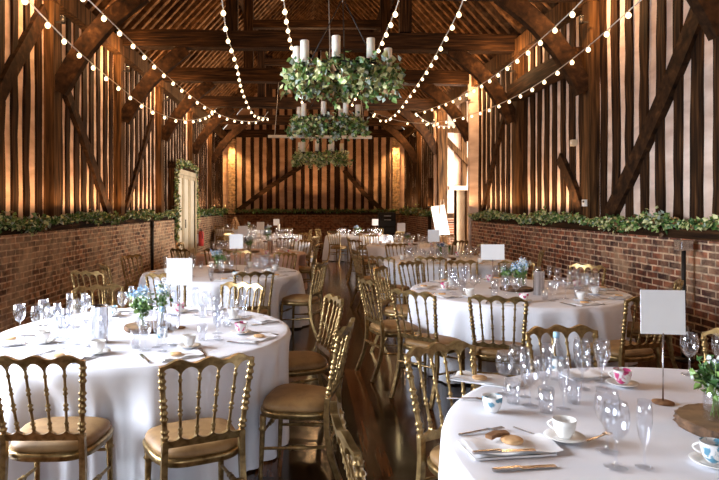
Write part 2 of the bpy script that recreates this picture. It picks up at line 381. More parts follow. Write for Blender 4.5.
# ---------------------------------------------------------------- timber frame
fn = ['behind the viewer', 'above the viewer', 'nearest the viewer', 'second', 'third', 'fourth beside the porch', 'fifth past the porch', 'last before the far gable']
def curved(a, c, bow, n=8):
    a, c = Vector(a), Vector(c); out = []
    for i in range(n+1):
        t = i/n; out.append(a.lerp(c, t) + Vector(bow)*math.sin(PI*t))
    return out
for i, Y in enumerate(FR):
    nm = fn[i]
    m = MB(); m.beam([(XL-.4+ (XR-XL+.8)*k/10, Y, EAVE+.17+.05-.011*k+rnd.uniform(-.012,.012)) for k in range(11)], .30, .34, wob=.03)
    struct(m.build('tie_beam', W_x), 'heavy oak tie beam of the roof frame %s' % nm)
    for s, X in ((-1, XL), (1, XR)):
        side = 'garlanded-door side' if s < 0 else 'porch side'
        m = MB(); m.beam([(X+s*.19, Y+rnd.uniform(-.01,.01), LEDGE+.0 + (EAVE-LEDGE)*k/8) for k in range(9)] if not (s > 0 and i in (5, 6)) else [(X+s*.17, Y, k*EAVE/8) for k in range(9)], .3, .25, up=(0,1,0), wob=.05)
        struct(m.build('timber_post', W_post), 'oak wall post of the roof frame %s, %s' % (nm, side))
        if i >= 1:
            m = MB(); m.beam(curved((X+s*.02, Y, 3.35), (X-s*1.25, Y, EAVE+.02), (-s*-.10, 0, .10)), .14, .27, up=(0,0,1), wob=.04)
            struct(m.build('timber_brace', W_b), 'curved oak brace under the tie beam, frame %s, %s' % (nm, side))
    for s in (-1, 1):
        m = MB(); m.box(XM+s*1.75-.12, XM+s*1.75+.12, Y-.1, Y+.1, EAVE+.34, 7.45)
        struct(m.build('queen_post', W_z), 'upright oak queen post on the tie beam, frame %s, %s' % (nm, 'garlanded-door side' if s < 0 else 'porch side'))
    m = MB(); m.beam([(XM-1.75, Y, 6.3), (XM+1.75, Y, 6.3)], .18, .2); struct(m.build('collar_beam', W_x), 'oak collar beam between queen posts, frame %s' % nm)
    m = MB(); m.beam([(XM-1.9, Y, 7.2), (XM+1.9, Y, 7.2)], .18, .24); struct(m.build('collar_beam', W_x), 'upper oak collar beam, frame %s' % nm)
for s, X in ((-1, XL), (1, XR)):
    sd = 'garlanded-door side' if s < 0 else 'porch side'
    m = MB(); m.beam([(X+s*.18, YB + (YE-YB)*k/24, EAVE+.02) for k in range(25)], .36, .3, wob=.05); struct(m.build('wall_plate', W_post), 'long oak wall plate along the eaves, %s' % sd)
    m = MB(); m.beam([(XM+s*1.95, YB+.1 + (YE-YB)*k/24, 7.2) for k in range(25)], .22, .24, wob=.04); struct(m.build('purlin', W_y), 'long oak purlin under the rafters, %s' % sd)
# braces lying against the walls
def wbrace(s, ya, za, yb, zb, w, label, bow=.08):
    X = (XL if s < 0 else XR) + s*.17
    m = MB(); m.beam(curved((X, ya, za), (X, yb, zb), (0, 0, bow)), .12, w, up=(0,0,1), wob=.05)
    struct(m.build('timber_brace', W_b), label)
wbrace(-1, 9.25, 3.75, 11.75, 1.35, .2, 'diagonal wall brace beyond the bright oak post on the garlanded-door side')
wbrace(-1, 12.5, 1.35, 14.9, 3.9, .14, 'thin diagonal wall brace in the bay before the garlanded doors', .02)
wbrace(-1, 6.2, 1.35, 8.8, 4.5, .22, 'diagonal wall brace at the near end of the garlanded-door side')
wbrace(1, 8.65, 1.35, 6.25, 4.15, .24, 'large crooked diagonal brace on the pale striped wall', -.12)
wbrace(1, 9.25, 1.35, 10.2, 2.45, .2, 'short thick brace beside the post with the thermostat')
wbrace(1, 12.9, 3.9, 14.9, 1.35, .14, 'thin diagonal brace in the bay before the porch', .02)
m = MB(); m.beam([(XR+.02, 9.1, 3.9), (XR, 10.6, 3.93), (XR+.02, 12.1, 3.9)], .3, .3); struct(m.build('wall_rail', W_y), 'heavy horizontal beam fixed between two posts on the porch side')
# roof
for s in (-1, 1):
    nm = 'roof_left' if s < 0 else 'roof_right'
    xe = XM + s*((XR-XL)/2 + .55); ze = EAVE + .02
    root = empty(nm); struct(root, 'sloping boarded roof with close oak rafters, %s' % ('garlanded-door side' if s < 0 else 'porch side'))
    nrm = Vector((s*(RIDGE-ze), 0, abs(xe-XM))).normalized()*.1
    a, c = Vector((xe, 0, ze)) + nrm, Vector((XM, 0, RIDGE)) + nrm; t = nrm*1.2
    vs = []
    for yy in (YB-.5, YE+.5):
        for q in (a, c, c+t, a+t): vs.append((q.x, yy, q.z))
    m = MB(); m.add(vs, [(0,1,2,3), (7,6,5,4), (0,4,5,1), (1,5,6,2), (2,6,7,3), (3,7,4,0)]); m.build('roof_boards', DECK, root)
    y = YB + .2
    while y < YE:
        m = MB(); o = [rnd.uniform(-.012, .012) for _ in range(6)]
        m.beam([(xe + (XM-xe)*k/5, y+o[k], ze + (RIDGE-ze)*k/5) for k in range(6)], .12, .13, up=(-s*.0, 0, 1), wob=.08)
        m.build('rafter', W_raft, root); y += rnd.uniform(.35, .39)

# ---------------------------------------------------------------- leaves
def leaf(mb, p, size, mi, up=None):
    n = Vector((rnd.gauss(0,1), rnd.gauss(0,1), rnd.gauss(.3,1))).normalized()
    d = Vector((rnd.gauss(0,1), rnd.gauss(0,1), rnd.gauss(-.2,1))); d = (d - n*d.dot(n)).normalized(); w = n.cross(d)
    L_, W_ = size, size*.42; p = Vector(p); f = n*size*.12
    vs = [p, p+d*L_*.3+w*W_+f, p+d*L_*.62+w*W_*.62+f*.8, p+d*L_, p+d*L_*.62-w*W_*.62+f*.8, p+d*L_*.3-w*W_+f, p+d*L_*.45]
    mb.add(vs, [(0,6,1), (1,6,2), (2,6,3), (3,6,4), (4,6,5), (5,6,0)], mi)
GARMATS = [LEAF1, LEAF2, LEAF3, LEAF4, LEAF5]
def garland(name, path, n, rad, size, label, weights=(5,4,3,1,1), drop=.06):
    mb = MB(); path = [Vector(p) for p in path]
    seg = [(path[i+1]-path[i]).length for i in range(len(path)-1)]; tot = sum(seg)
    for _ in range(n):
        t = rnd.random()*tot; i = 0
        while i < len(seg)-1 and t > seg[i]: t -= seg[i]; i += 1
        q = path[i].lerp(path[i+1], min(1, t/seg[i])); u = q.y*2.1 + q.z*3
        rr = rad*(.75+.35*math.sin(u)+.25*math.sin(u*2.7))
        q = q + Vector((rnd.gauss(0,rr*.5), rnd.gauss(0,rr*.5), rnd.gauss(0,rr*.55) - drop*max(0, math.sin(u*.9+1))))
        leaf(mb, q, size*rnd.uniform(.6,1.3), rnd.choices(range(5), weights)[0])
    mb.tube(path, .012, 5, 4)
    return tag(mb.build(name, GARMATS), label, 'garland')
def line(x, y0, y1, z, n=30): return [(x, y0+(y1-y0)*i/n, z+.02*math.sin(i*1.7)) for i in range(n+1)]
gz = LEDGE+.18
garland('ivy_garland', line(XL+.02, 5.3, 16.55, gz), 6500, .075, .058, 'leafy variegated garland laid along the brick ledge before the garlanded doors')
garland('ivy_garland', line(XL+.02, 19.65, 27.0, gz), 1500, .11, .09, 'leafy garland on the ledge between the garlanded doors and far wall', (6,4,1,1,2))
garland('ivy_garland', line(XR-.02, 5.6, 15.4, gz), 6500, .07, .055, 'leafy yellow-tipped garland laid along the ledge of the pale striped wall', (4,4,4,1,1))
garland('ivy_garland', line(XR-.02, 19.7, 27.0, gz), 1300, .12, .09, 'leafy garland on the ledge beyond the porch', (5,5,1,1,2))
garland('ivy_garland', [(XL+.3+i*.35, YE-.05, gz) for i in range(22)], 1200, .10, .09, 'dark garland along the ledge of the far gable wall', (8,2,0,0,3))
garland('door_garland', [(XL+.06, 16.65, .7), (XL+.06, 16.65, 2.6), (XL+.08, 16.75, 2.86), (XL+.08, 18.0, 2.9), (XL+.08, 19.4, 2.86), (XL+.06, 19.5, 2.6), (XL+.06, 19.5, .9)], 2000, .07, .075, 'leafy garland framing the bright cream doors', (3,4,4,2,1), 0)

# ---------------------------------------------------------------- chair
def arc_y(x): return -.235 - .035*(1-(x/.205)**2)
def back_xyz(x, z):
    t = (z-.46)/.46
    return (x*(.82+.18*min(1, max(0, t))), arc_y(x)*.0 + (-.175 - .085*t) - .03*(1-(x/.205)**2)*min(1, max(0, t*1.2)), z)
def rail(mb, zt, zb, th, N=50):
    vs = []
    for i in range(N+1):
        x = -.205 + .41*i/N
        for z in (zt(x), zb(x)):
            p = back_xyz(x, z)
            vs.append((p[0], p[1]-th/2, p[2])); vs.append((p[0], p[1]+th/2, p[2]))
    fs = []
    for i in range(N):
        a, c = i*4, (i+1)*4
        fs += [(a,a+2,c+2,c), (a+1,c+1,c+3,a+3), (a,c,c+1,a+1), (a+2,a+3,c+3,c+2)]
    fs += [(0,1,3,2), (N*4, N*4+2, N*4+3, N*4+1)]
    mb.add(vs, fs)
def turned(p0, p1, r, rings, n=36, taper=(1,1), bulb=.55):
    """points and radii of a turned spindle: bead rings at given fractions"""
    pts, rad = [], []
    p0, p1 = Vector(p0), Vector(p1)
    for i in range(n+1):
        t = i/n; rr = r*(taper[0]*(1-t)+taper[1]*t)
        for c in rings:
            rr += r*bulb*math.exp(-((t-c)/.014)**2)
        pts.append(p0.lerp(p1, t)); rad.append(rr)
    return pts, rad
SP = [-.123, -.041, .041, .123]
def make_chair():
    root = empty('banquet_chair', label='gilt banquet chair', cat='chair')
    def ripple(x):
        u = (x+.205)/.082; return abs(math.sin(PI*u))
    m = MB(); rail(m, lambda x: .905 + .010*math.cos(2*PI*(x/.13)) - .012*(abs(x)/.205)**4, lambda x: .838 + .040*ripple(x)**.6, .024); m.build('top_rail', GOLD, root)
    m = MB(); rail(m, lambda x: .550 - .022*ripple(x)**.6, lambda x: .497, .02); m.build('lower_rail', GOLD, root)
    for x in SP:
        m = MB(); a, c = back_xyz(x, .54), back_xyz(x, .845)
        pts, rad = turned(a, c, .0062, (.06,.13,.36,.43,.62,.69,.9), 44, (1.1,1.0), 1.0); m.tube(pts, rad, 8); m.build('spindle', GOLD, root)
    for s in (-1, 1):
        m = MB(); pts, rad = turned(back_xyz(s*.197, .50), back_xyz(s*.197, .875), .0125, (.05,.13,.2,.36,.44,.52,.6,.76,.84,.93), 60, (1,.95), .6); m.tube(pts, rad, 8)
        m.build('back_post', GOLD, root)
        m = MB(); a = Vector(back_xyz(s*.197, .53)); pts = []
        for i in range(11):
            t = i/10; z = .53*(1-t); y = a.y + .02*math.sin(PI*t) - .10*t*t
            pts.append((a.x + s*.012*t, y, z))
        m.beam(pts, .026, .03, up=(0,1,0)); m.build('rear_leg', GOLD, root)
        m = MB(); pts, rad = turned((s*.175, .185, .40), (s*.18, .20, 0), .018, (.05,.12,.2,.86), 30, (1,.6), .4); m.tube(pts, rad, 8); m.build('front_leg', GOLD, root)
        m = MB(); pts, rad = turned((s*.178, .19, .21), (s*.168, -.215, .25), .0085, (.4,.46,.5,.54,.6), 30, (1,1), .8); m.tube(pts, rad, 7); m.build('stretcher', GOLD, root)
    for y, z in ((.19, .30), (-.205, .30)):
        m = MB(); pts, rad = turned((-.172, y, z), (.172, y, z), .0085, (.36,.42,.47,.5,.53,.58,.64), 30, (1,1), .8); m.tube(pts, rad, 7); m.build('stretcher', GOLD, root)
    # seat outline
    def outl(sc, n=40):
        o = []
        for i in range(n):
            t = 2*PI*i/n; cx, sy = math.cos(t), math.sin(t)
            x = .205*abs(cx)**.55*(1 if cx > 0 else -1); y = .205*abs(sy)**.6*(1 if sy > 0 else -1)
            x *= 1 + .10*(y/.2); o.append((x*sc, y*sc + .015))
        return o
    def stack(mb, lev, mi=0):
        n = 40; vs = []
        for sc, z in lev: vs += [(x, y, z) for x, y in outl(sc)]
        fs = [(i*n+k, i*n+(k+1) % n, (i+1)*n+(k+1) % n, (i+1)*n+k) for i in range(len(lev)-1) for k in range(n)]
        mb.add(vs, fs, mi, True)
        mb.f.append(list(range(len(mb.v)-n, len(mb.v)))); mb.m.append(mi); mb.sm.append(True)
        mb.f.append(list(range(len(mb.v)-len(lev)*n, len(mb.v)-(len(lev)-1)*n))[::-1]); mb.m.append(mi); mb.sm.append(False)
    m = MB(); stack(m, [(.95,.392), (1.0,.397), (1.0,.409), (1.02,.414), (1.02,.427), (.98,.433)]); m.build('seat_frame', GOLD, root)
    m = MB(); stack(m, [(.93,.432), (.965,.439), (.965,.455), (.93,.467), (.82,.478), (.6,.486), (.3,.490), (.05,.491)]); m.build('seat_cushion', SEAT, root)
    root.scale = (1.1, 1.03, 1.025)
    return root
CH = make_chair(); CH['_u'] = 0; used = [False]
def chair(bx, by, tx, ty, label, group, turn=0):
    """bx,by: where the backrest stands; tx,ty: what the chair faces"""
    d = Vector((tx-bx, ty-by)).normalized(); a = math.atan2(d.y, d.x) + R(turn)
    loc = (bx + .25*math.cos(a), by + .25*math.sin(a), 0)
    if not used[0]:
        used[0] = True; CH.location = loc; CH.rotation_euler = (0,0,a-PI/2); CH['label'] = label; CH['group'] = group; return CH
    kids(CH); return dup(CH, loc, a-PI/2, label, group)
del CH['_u']

# ---------------------------------------------------------------- tables
TH = .75
tb0 = [None]
def table(cx, cy, r, who, mt=CLOTH, seed=0, seats=()):
    g = 'round banquet tables'
    if tb0[0] is None:
        t = empty('round_table', (cx,cy,0)); m = MB(); m.lathe([(0,.715),(.985,.715),(1,.722),(1,.738),(.985,.742),(0,.742)], 48); m.build('tabletop', W_x, t)
        for sx in (-1,1):
            for sy in (-1,1):
                m = MB(); m.tube([(sx*.5, sy*.5, .715), (sx*.5, sy*.5, 0)], .02); m.build('leg', IRON, t)
        tb0[0] = t; tag(t, 'round folding table under the cloth, %s' % who, 'table', g)
    else: t = dup(tb0[0], (cx,cy,0), 0, 'round folding table under the cloth, %s' % who, g)
    t.scale = (r-.02, r-.02, 1)
    rr = random.Random(seed); N = 240; ph = [rr.uniform(0, 6.28) for _ in range(6)]; nf = rr.choice((10,11,12))
    def fold(th):
        w = th + .25*math.sin(2*th+ph[0]) + .12*math.sin(3*th+ph[4])
        a = math.cos(nf*w+ph[1]); a = math.copysign(abs(a)**.8, a)
        return a*(.65+.35*math.sin(3*th+ph[2])) + .38*math.cos((nf*2+3)*th+ph[3]) + .16*math.sin((nf*3+1)*th+ph[2])
    rows = [(r*.5,0,0), (r*.93,0,0), (r*.985,0,0), (r+.004,-.006,0)]
    nd = 14
    for i in range(1, nd+1):
        q = i/nd; rows.append((r+.012+.05*q**.7, -(TH-.018)*q, .085*q**.55))
    vs = [(0,0,TH)]; fs = []
    for j, (ra, dz_, am) in enumerate(rows):
        for k in range(N):
            th = 2*PI*k/N; q = ra + am*fold(th)
            for sa, sd in seats:                 # the cloth is pushed in by a chair's seat
                da = abs((th-sa+PI) % (2*PI) - PI)*r; lim = sd - .49
                if j > 3 and lim < q:
                    wgt = max(0, min(1, (.36-da)/.13))*min(1, (j-3)/5)
                    wgt = wgt*wgt*(3-2*wgt); q = q + (lim+am*.55*fold(th*1.6)-.03-q)*wgt
             
            wz = 0 if j < 4 else .006*math.sin(5*th+ph[5])*(j-3)/nd
            vs.append((q*math.cos(th), q*math.sin(th), TH+dz_+wz))
    for k in range(N): fs.append((0, 1+k, 1+(k+1) % N))
    for j in range(len(rows)-1):
        for k in range(N):
            a = 1+j*N; c = a+N; fs.append((a+k, c+k, c+(k+1) % N, a+(k+1) % N))
    m = MB(); m.add(vs, fs, 0, True); o = m.build('tablecloth', mt); o.location = (cx, cy, 0)
    col = 'white (warm light painted in)' if mt is CLOTH_WARMLIT else 'white'
    tag(o, '%s floor-length cloth draped over %s' % (col, who), 'tablecloth', 'round tablecloths')

T = {
 'L1': (-1.15, 4.25, 1.0, 'the near table on the garlanded-door side', CLOTH),
 'L2': (-1.17, 8.0, 1.03, 'the second table along the garlanded-door side', CLOTH),
 'L3': (-1.12, 11.5, 1.03, 'the warm-tinted table', CLOTH_WARMLIT),
 'L4': (-1.0, 14.8, 1.0, 'the table just beyond the warm-tinted one', CLOTH),
 'L5': (-1.25, 18.4, 1.0, 'the fifth table along the garlanded-door side', CLOTH),
 'L6': (-2.7, 23.2, .95, 'the table with the tan cone by the far corner', CLOTH),
 'R1': (1.68, 2.1, 1.18, 'the close-up table with the bark slice and sign', CLOTH),
 'R2': (2.15, 6.25, 1.08, 'the second table along the porch side', CLOTH),
 'R3': (2.25, 9.9, 1.05, 'the third table along the porch side', CLOTH),
 'R4': (2.3, 13.7, 1.0, 'the table just before the porch', CLOTH),
 'R5': (1.5, 18.4, 1.0, 'the farthest table by the aisle, porch side', CLOTH),
}
SEATS = {k: [] for k in T}

def ch(k, x, y, lab, turn=0):
    cx, cy, r = T[k][:3]; d = math.hypot(x-cx, y-cy); n = max(d, r+.17); x, y = cx+(x-cx)*n/d, cy+(y-cy)*n/d
    SEATS[k].append((math.atan2(y-cy, x-cx), n)); chair(x, y, T[k][0], T[k][1], lab, 'gilt banquet chairs', turn)
G = 'gilt tan-seated chair, '
ch('L1', -1.27, 2.80, G+'seen from behind at the edge of the view, nearest table', 6)
ch('L1', -.475, 2.78, G+'squarely from behind, between the cut-off chair and the aisle')
ch('L1', .20, 3.58, G+'side-on at the aisle with its tan seat in full view', 13)
ch('L1', .17, 4.6, G+'pale top rail just past the side-on aisle chair')
ch('L1', -.62, 5.42, G+'tucked behind the nearest table beside glasses')
ch('L1', -1.85, 5.25, G+'behind the steel cooler on the nearest table')
ch('L2', -1.5, 6.25, G+'half hidden behind the white sign of the nearest table')
ch('L2', -.6, 6.42, G+'turned three-quarters, in front of the second table on the garlanded-door side')
ch('L2', -2.45, 7.2, G+'by the brick wall behind the nearest blank sign')
ch('L2', -2.4, 6.5, G+'by the brick wall above the flowers of the nearest table', 20)
ch('L2', .13, 7.5, G+'side-on at the aisle end of the second table, garlanded-door side')
ch('L2', -.38, 9.05, G+'just in front of the warm-tinted table, near the aisle')
ch('L2', -1.15, 9.5, G+'behind the flowers of the second table, garlanded-door side')
ch('L3', -2.15, 9.95, G+'dark against the bright garlanded doors, nearer the wall')
ch('L3', -1.55, 9.95, G+'dark against the brick, second from the garlanded doors')
ch('L2', -2.55, 8.6, G+'between the brick wall and the second table')
ch('L3', .12, 11.2, G+'at the aisle end of the warm-tinted table', 5)
ch('L3', -.1, 12.5, G+'beyond the warm-tinted table near the aisle')
ch('L3', -2.5, 11.6, G+'between the warm-tinted table and the wall')
ch('L4', .12, 14.3, G+'at the aisle end of the table behind the warm-tinted one')
ch('L4', -.15, 15.9, G+'on the far aisle corner of the table behind the warm-tinted one')
ch('L4', -2.1, 15.7, G+'behind and wallward of the table past the warm-tinted one')
ch('L4', -.55, 13.5, G+'in front of the table past the warm-tinted one')
ch('L5', -2.35, 17.5, G+'near the garlanded doors beside a far white sign')
ch('L5', -.8, 19.75, G+'behind the fifth table along the garlanded-door side')
ch('L5', .0, 18.2, G+'at the aisle end of the fifth table, garlanded-door side')
ch('L6', -3.3, 21.9, G+'in front of the far corner table nearer the brick')
ch('L6', -2.3, 21.9, G+'in front of the far corner table nearer the aisle')
ch('R1', .13, 1.97, G+'cropped by the bottom of the view in the aisle', 0)
ch('R1', .66, 2.98, G+'close at the aisle corner of the close-up table', -20)
ch('R1', 1.45, 3.40, G+'facing the viewer behind the close-up table', 0)
ch('R1', 2.42, 3.3, G+'mostly cropped by the frame edge behind tall glasses')
ch('R2', .56, 5.75, G+'side-on at the aisle end of the second porch-side table')
ch('R2', .82, 6.9, G+'just past the side-on chair on the porch side of the aisle', 0)
ch('R2', .86, 4.98, G+'three-quarter from behind, left of the square-on porch-side chair')
ch('R2', 1.46, 4.67, G+'squarely from behind before the second porch-side table')
ch('R2', 2.62, 4.66, G+'seen from behind by the loose hanging cloth, near the sign', 0)
ch('R2', 3.3, 7.15, G+'against the dark brick wall, its arches facing the viewer')
ch('R2', 3.42, 5.6, G+'partly hidden behind the large white sign')
ch('R2', 1.28, 7.55, G+'behind the glasses on the aisle half of the second porch-side table', 0)
ch('R2', 1.95, 7.72, G+'behind the centre of the second porch-side table')
ch('R2', 2.62, 7.62, G+'behind the steel cooler of the second porch-side table')
ch('R3', .74, 9.6, G+'dark, at the aisle end of the third porch-side table')
ch('R3', 1.0, 8.4, G+'gold, in front of the third porch-side table at the aisle')
ch('R3', 1.68, 8.35, G+'in front of the middle of the third porch-side table')
ch('R3', 1.6, 11.25, G+'dark, behind the third porch-side table near the aisle')
ch('R3', 3.3, 11.1, G+'behind the third porch-side table near the wall')
ch('R3', 3.65, 9.5, G+'between the third porch-side table and the brick wall')
ch('R4', .95, 12.6, G+'at the aisle corner of the table just before the porch')
ch('R4', .9, 13.9, G+'at the aisle end of the table just before the porch')
ch('R4', 3.1, 12.4, G+'in front of the porch table near the brick wall')
ch('R4', 1.55, 15.0, G+'behind the table just before the porch')
ch('R4', 3.4, 14.9, G+'behind the porch table beside the easel')
ch('R5', .25, 18.9, G+'side-on at the far aisle table, empty seat in view')
ch('R5', .68, 17.3, G+'at the near aisle corner of the farthest porch-side table')
ch('R5', 1.6, 16.95, G+'in front of the farthest porch-side table')
ch('R5', 2.6, 17.4, G+'at the near porch corner of the farthest table')
ch('R5', 2.2, 19.7, G+'behind the farthest porch-side table')

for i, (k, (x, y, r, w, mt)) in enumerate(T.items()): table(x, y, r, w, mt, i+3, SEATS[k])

# ---------------------------------------------------------------- tableware prototypes (parked away: every first one is used)
def proto(build):
    st = {}
    def place(loc, rz=0, label=None, group=None, scale=None):
        if 'o' not in st:
            st['o'] = build(); o = st['o']; o.location = loc; o.rotation_euler = (0,0,rz)
            if scale: o.scale = (scale,)*3
            o['label'] = label; o['group'] = group; kids(o); return o
        return dup(st['o'], loc, rz, label, group, scale if scale else 1)
    return place
def glass_obj(name, cat, prof, seg=18):
    def f():
        m = MB(); m.lathe(prof, seg); o = m.build(name, GLASS); o['category'] = cat; return o
    return proto(f)
wine_glass = glass_obj('wine_glass', 'wine glass', [(.0,.001),(.034,.002),(.033,.005),(.008,.009),(.0045,.02),(.004,.075),(.0075,.082),(.022,.092),(.034,.112),(.038,.138),(.036,.165),(.031,.19),(.030,.19),(.035,.165),(.0365,.138),(.032,.113),(.02,.095),(.0,.088)])
flute = glass_obj('champagne_flute', 'champagne glass', [(.0,.001),(.03,.002),(.029,.005),(.006,.009),(.004,.02),(.004,.07),(.009,.078),(.018,.1),(.024,.14),(.025,.18),(.022,.225),(.021,.225),(.0238,.18),(.0225,.14),(.016,.102),(.0,.084)])
tumbler = glass_obj('tumbler', 'drinking glass', [(.0,.002),(.026,.001),(.028,.006),(.031,.04),(.034,.105),(.0325,.105),(.0295,.04),(.026,.012),(.0,.012)])
def mk_cup(pm):
    def f():
        r = empty('tea_cup', cat='cup')
        m = MB(); m.lathe([(0,.012),(.02,.012),(.022,.012),(.024,.016),(.034,.03),(.040,.055),(.043,.078),(.041,.078),(.038,.055),(.031,.031),(.02,.022),(0,.02)], 20); m.build('cup_body', pm, r)
        m = MB(); m.tube([(.038+.022*math.sin(PI*i/8), 0, .068-.036*i/8) for i in range(9)], .0035, 6); m.build('handle', CHINA, r)
        return r
    return proto(f)
cup_plain, cup_rose, cup_blue = mk_cup(CHINA), mk_cup(ROSE), mk_cup(BLUEP)
def f():
    m = MB(); m.lathe([(0,.003),(.03,.001),(.045,.004),(.068,.013),(.073,.016),(.072,.018),(.045,.008),(.028,.006),(0,.006)], 28); o = m.build('saucer', CHINA); o['category'] = 'saucer'; return o
saucer = proto(f)
def f():
    r = empty('table_knife', cat='knife'); m = MB(); m.beam([(0,0,.006),(0,.1,.007)], .014, .008); m.build('handle', CUTL, r)
    m = MB(); m.beam([(0,.1,.005),(.002,.2,.004),(.004,.225,.004)], .02, .003); m.build('blade', CUTL, r); return r
knife = proto(f)
def f():
    r = empty('table_fork', cat='fork'); m = MB(); m.beam([(0,0,.004),(0,.06,.006),(0,.13,.01)], .010, .004); m.build('handle', CUTL, r)
    m = MB(); m.beam([(0,.13,.01),(0,.15,.007)], .024, .003)
    for k in range(4): m.beam([((k-1.5)*.0062,.15,.007),((k-1.5)*.0062,.2,.01)], .003, .002)
    m.build('tines', CUTL, r); return r
fork = proto(f)
def f():
    r = empty('tea_spoon', cat='spoon'); m = MB(); m.beam([(0,0,.004),(0,.05,.006),(0,.1,.008)], .007, .003); m.build('handle', CUTL, r)
    m = MB(); v = []; n = 12
    for k in range(n): v.append((.015*math.cos(2*PI*k/n), .122+.024*math.sin(2*PI*k/n), .009))
    v.append((0,.122,.003)); m.add(v, [(k, (k+1) % n, n) for k in range(n)], 0, True); m.build('bowl', CUTL, r); return r
spoon = proto(f)
def f():   # folded napkin
    m = MB(); N = 12; W, D = .24, .13
    for lay in range(3):
        vs = []; z = .003 + lay*.003; sh = lay*.014
        for i in range(N+1):
            for j in range(7):
                x = -W/2 + W*i/N + sh; y = -D/2 + D*j/6 + sh*.4
                vs.append((x, y, z + .004 + .0035*math.sin(i*.9+lay) + .003*math.sin(j*1.3+lay*2)))
        fs = [(i*7+j, (i+1)*7+j, (i+1)*7+j+1, i*7+j+1) for i in range(N) for j in range(6)]
        m.add(vs, fs, 0, True)
    m.add([(-W/2,-D/2,.002),(W/2,-D/2,.002),(W/2,D/2,.002),(-W/2,D/2,.002),(-W/2,-D/2,.007),(W/2,-D/2,.007),(W/2,D/2,.007),(-W/2,D/2,.007)], [(0,1,5,4),(1,2,6,5),(2,3,7,6),(3,0,4,7),(3,2,1,0)])
    o = m.build('napkin', NAPKIN); o['category'] = 'napkin'; return o
napkin = proto(f)
def f():
    m = MB(); n = 20; m.lathe([(0,0),(.034,0),(.037,.004),(.035,.009),(.02,.011),(0,.0115)], n); o = m.build('biscuit', BISC); o['category'] = 'biscuit'; return o
biscuit = proto(f)
def f():
    m = MB(); m.beam(curved((-.045,0,.008),(.045,0,.008),(0,.008,.003)), .03, .014, wob=.08); o = m.build('brown_biscuit', BISCD); o['category'] = 'biscuit'; return o
biscuit_d = proto(f)
def f():
    m = MB(); m.lathe([(0,.0),(.052,.0),(.053,.004),(.053,.228),(.056,.232),(.056,.238),(.05,.238),(.049,.01),(0,.01)], 32); o = m.build('wine_cooler', STEEL); o['category'] = 'wine cooler'; return o
cooler = proto(f)
def f():
    r = empty('water_bottle', cat='bottle'); m = MB(); m.lathe([(0,.001),(.03,.002),(.033,.01),(.033,.12),(.03,.15),(.014,.19),(.0125,.215)], 20); m.build('body', GLASS, r)
    m = MB(); m.lathe([(0,.24),(.014,.24),(.015,.235),(.015,.212),(.0,.212)], 16); m.build('cap', mat('pale_blue_cap', (.35,.55,.75), .4), r)
    m = MB(); m.lathe([(.0336,.05),(.0336,.11)], 20); m.build('paper_label', BLUEP, r); return r
bottle = proto(f)
def mk_sign(w, h):
    def f():
        r = empty('table_sign', cat='sign')
        m = MB(); m.lathe([(0,0),(.045,0),(.045,.006),(.02,.012),(0,.012)], 20); m.build('base', BISCD, r)
        m = MB(); m.tube([(0,0,.01),(0,0,.31)], .0035, 8); m.build('stem', STEEL, r)
        m = MB(); m.tube([(.012*math.cos(t), .004, .31+.012+.012*math.sin(t)) for t in [2*PI*k/12-PI/2 for k in range(13)]], .003, 6); m.build('clip', STEEL, r)
        m = MB(); m.beam([(0,.0,.305),(0,.006,.305+h)], w, .003, up=(0,1,0)); m.build('card', CARD, r); return r
    return proto(f)
sign, sign_w = mk_sign(.185, .195), mk_sign(.25, .165)
def f():
    r = empty('log_slice', cat='wood slice'); m = MB(); n = 48; pr = [(.0,.0,0),(.185,.0,0),(.195,.01,.006),(.19,.02,.007),(.196,.032,.006),(.188,.042,.004)]
    vs = []; fs = []
    for ra, z, am in pr:
        for k in range(n):
            t = 2*PI*k/n; q = ra*(1+.03*math.sin(2*t+1)+.02*math.sin(5*t)) + am*math.sin(17*t+z*200); vs.append((q*math.cos(t), q*math.sin(t), z))
    for i in range(len(pr)-1):
        for k in range(n): fs.append((i*n+k, i*n+(k+1) % n, (i+1)*n+(k+1) % n, (i+1)*n+k))
    m.add(vs, fs, 0, True); m.build('bark', BARK, r)
    m2 = MB(); top = [(x, y, .042) for x, y, z in vs[-n:]]; m2.add(top, [tuple(range(n))]); m2.build('cut_face', RINGS, r); return r
slice_ = proto(f)
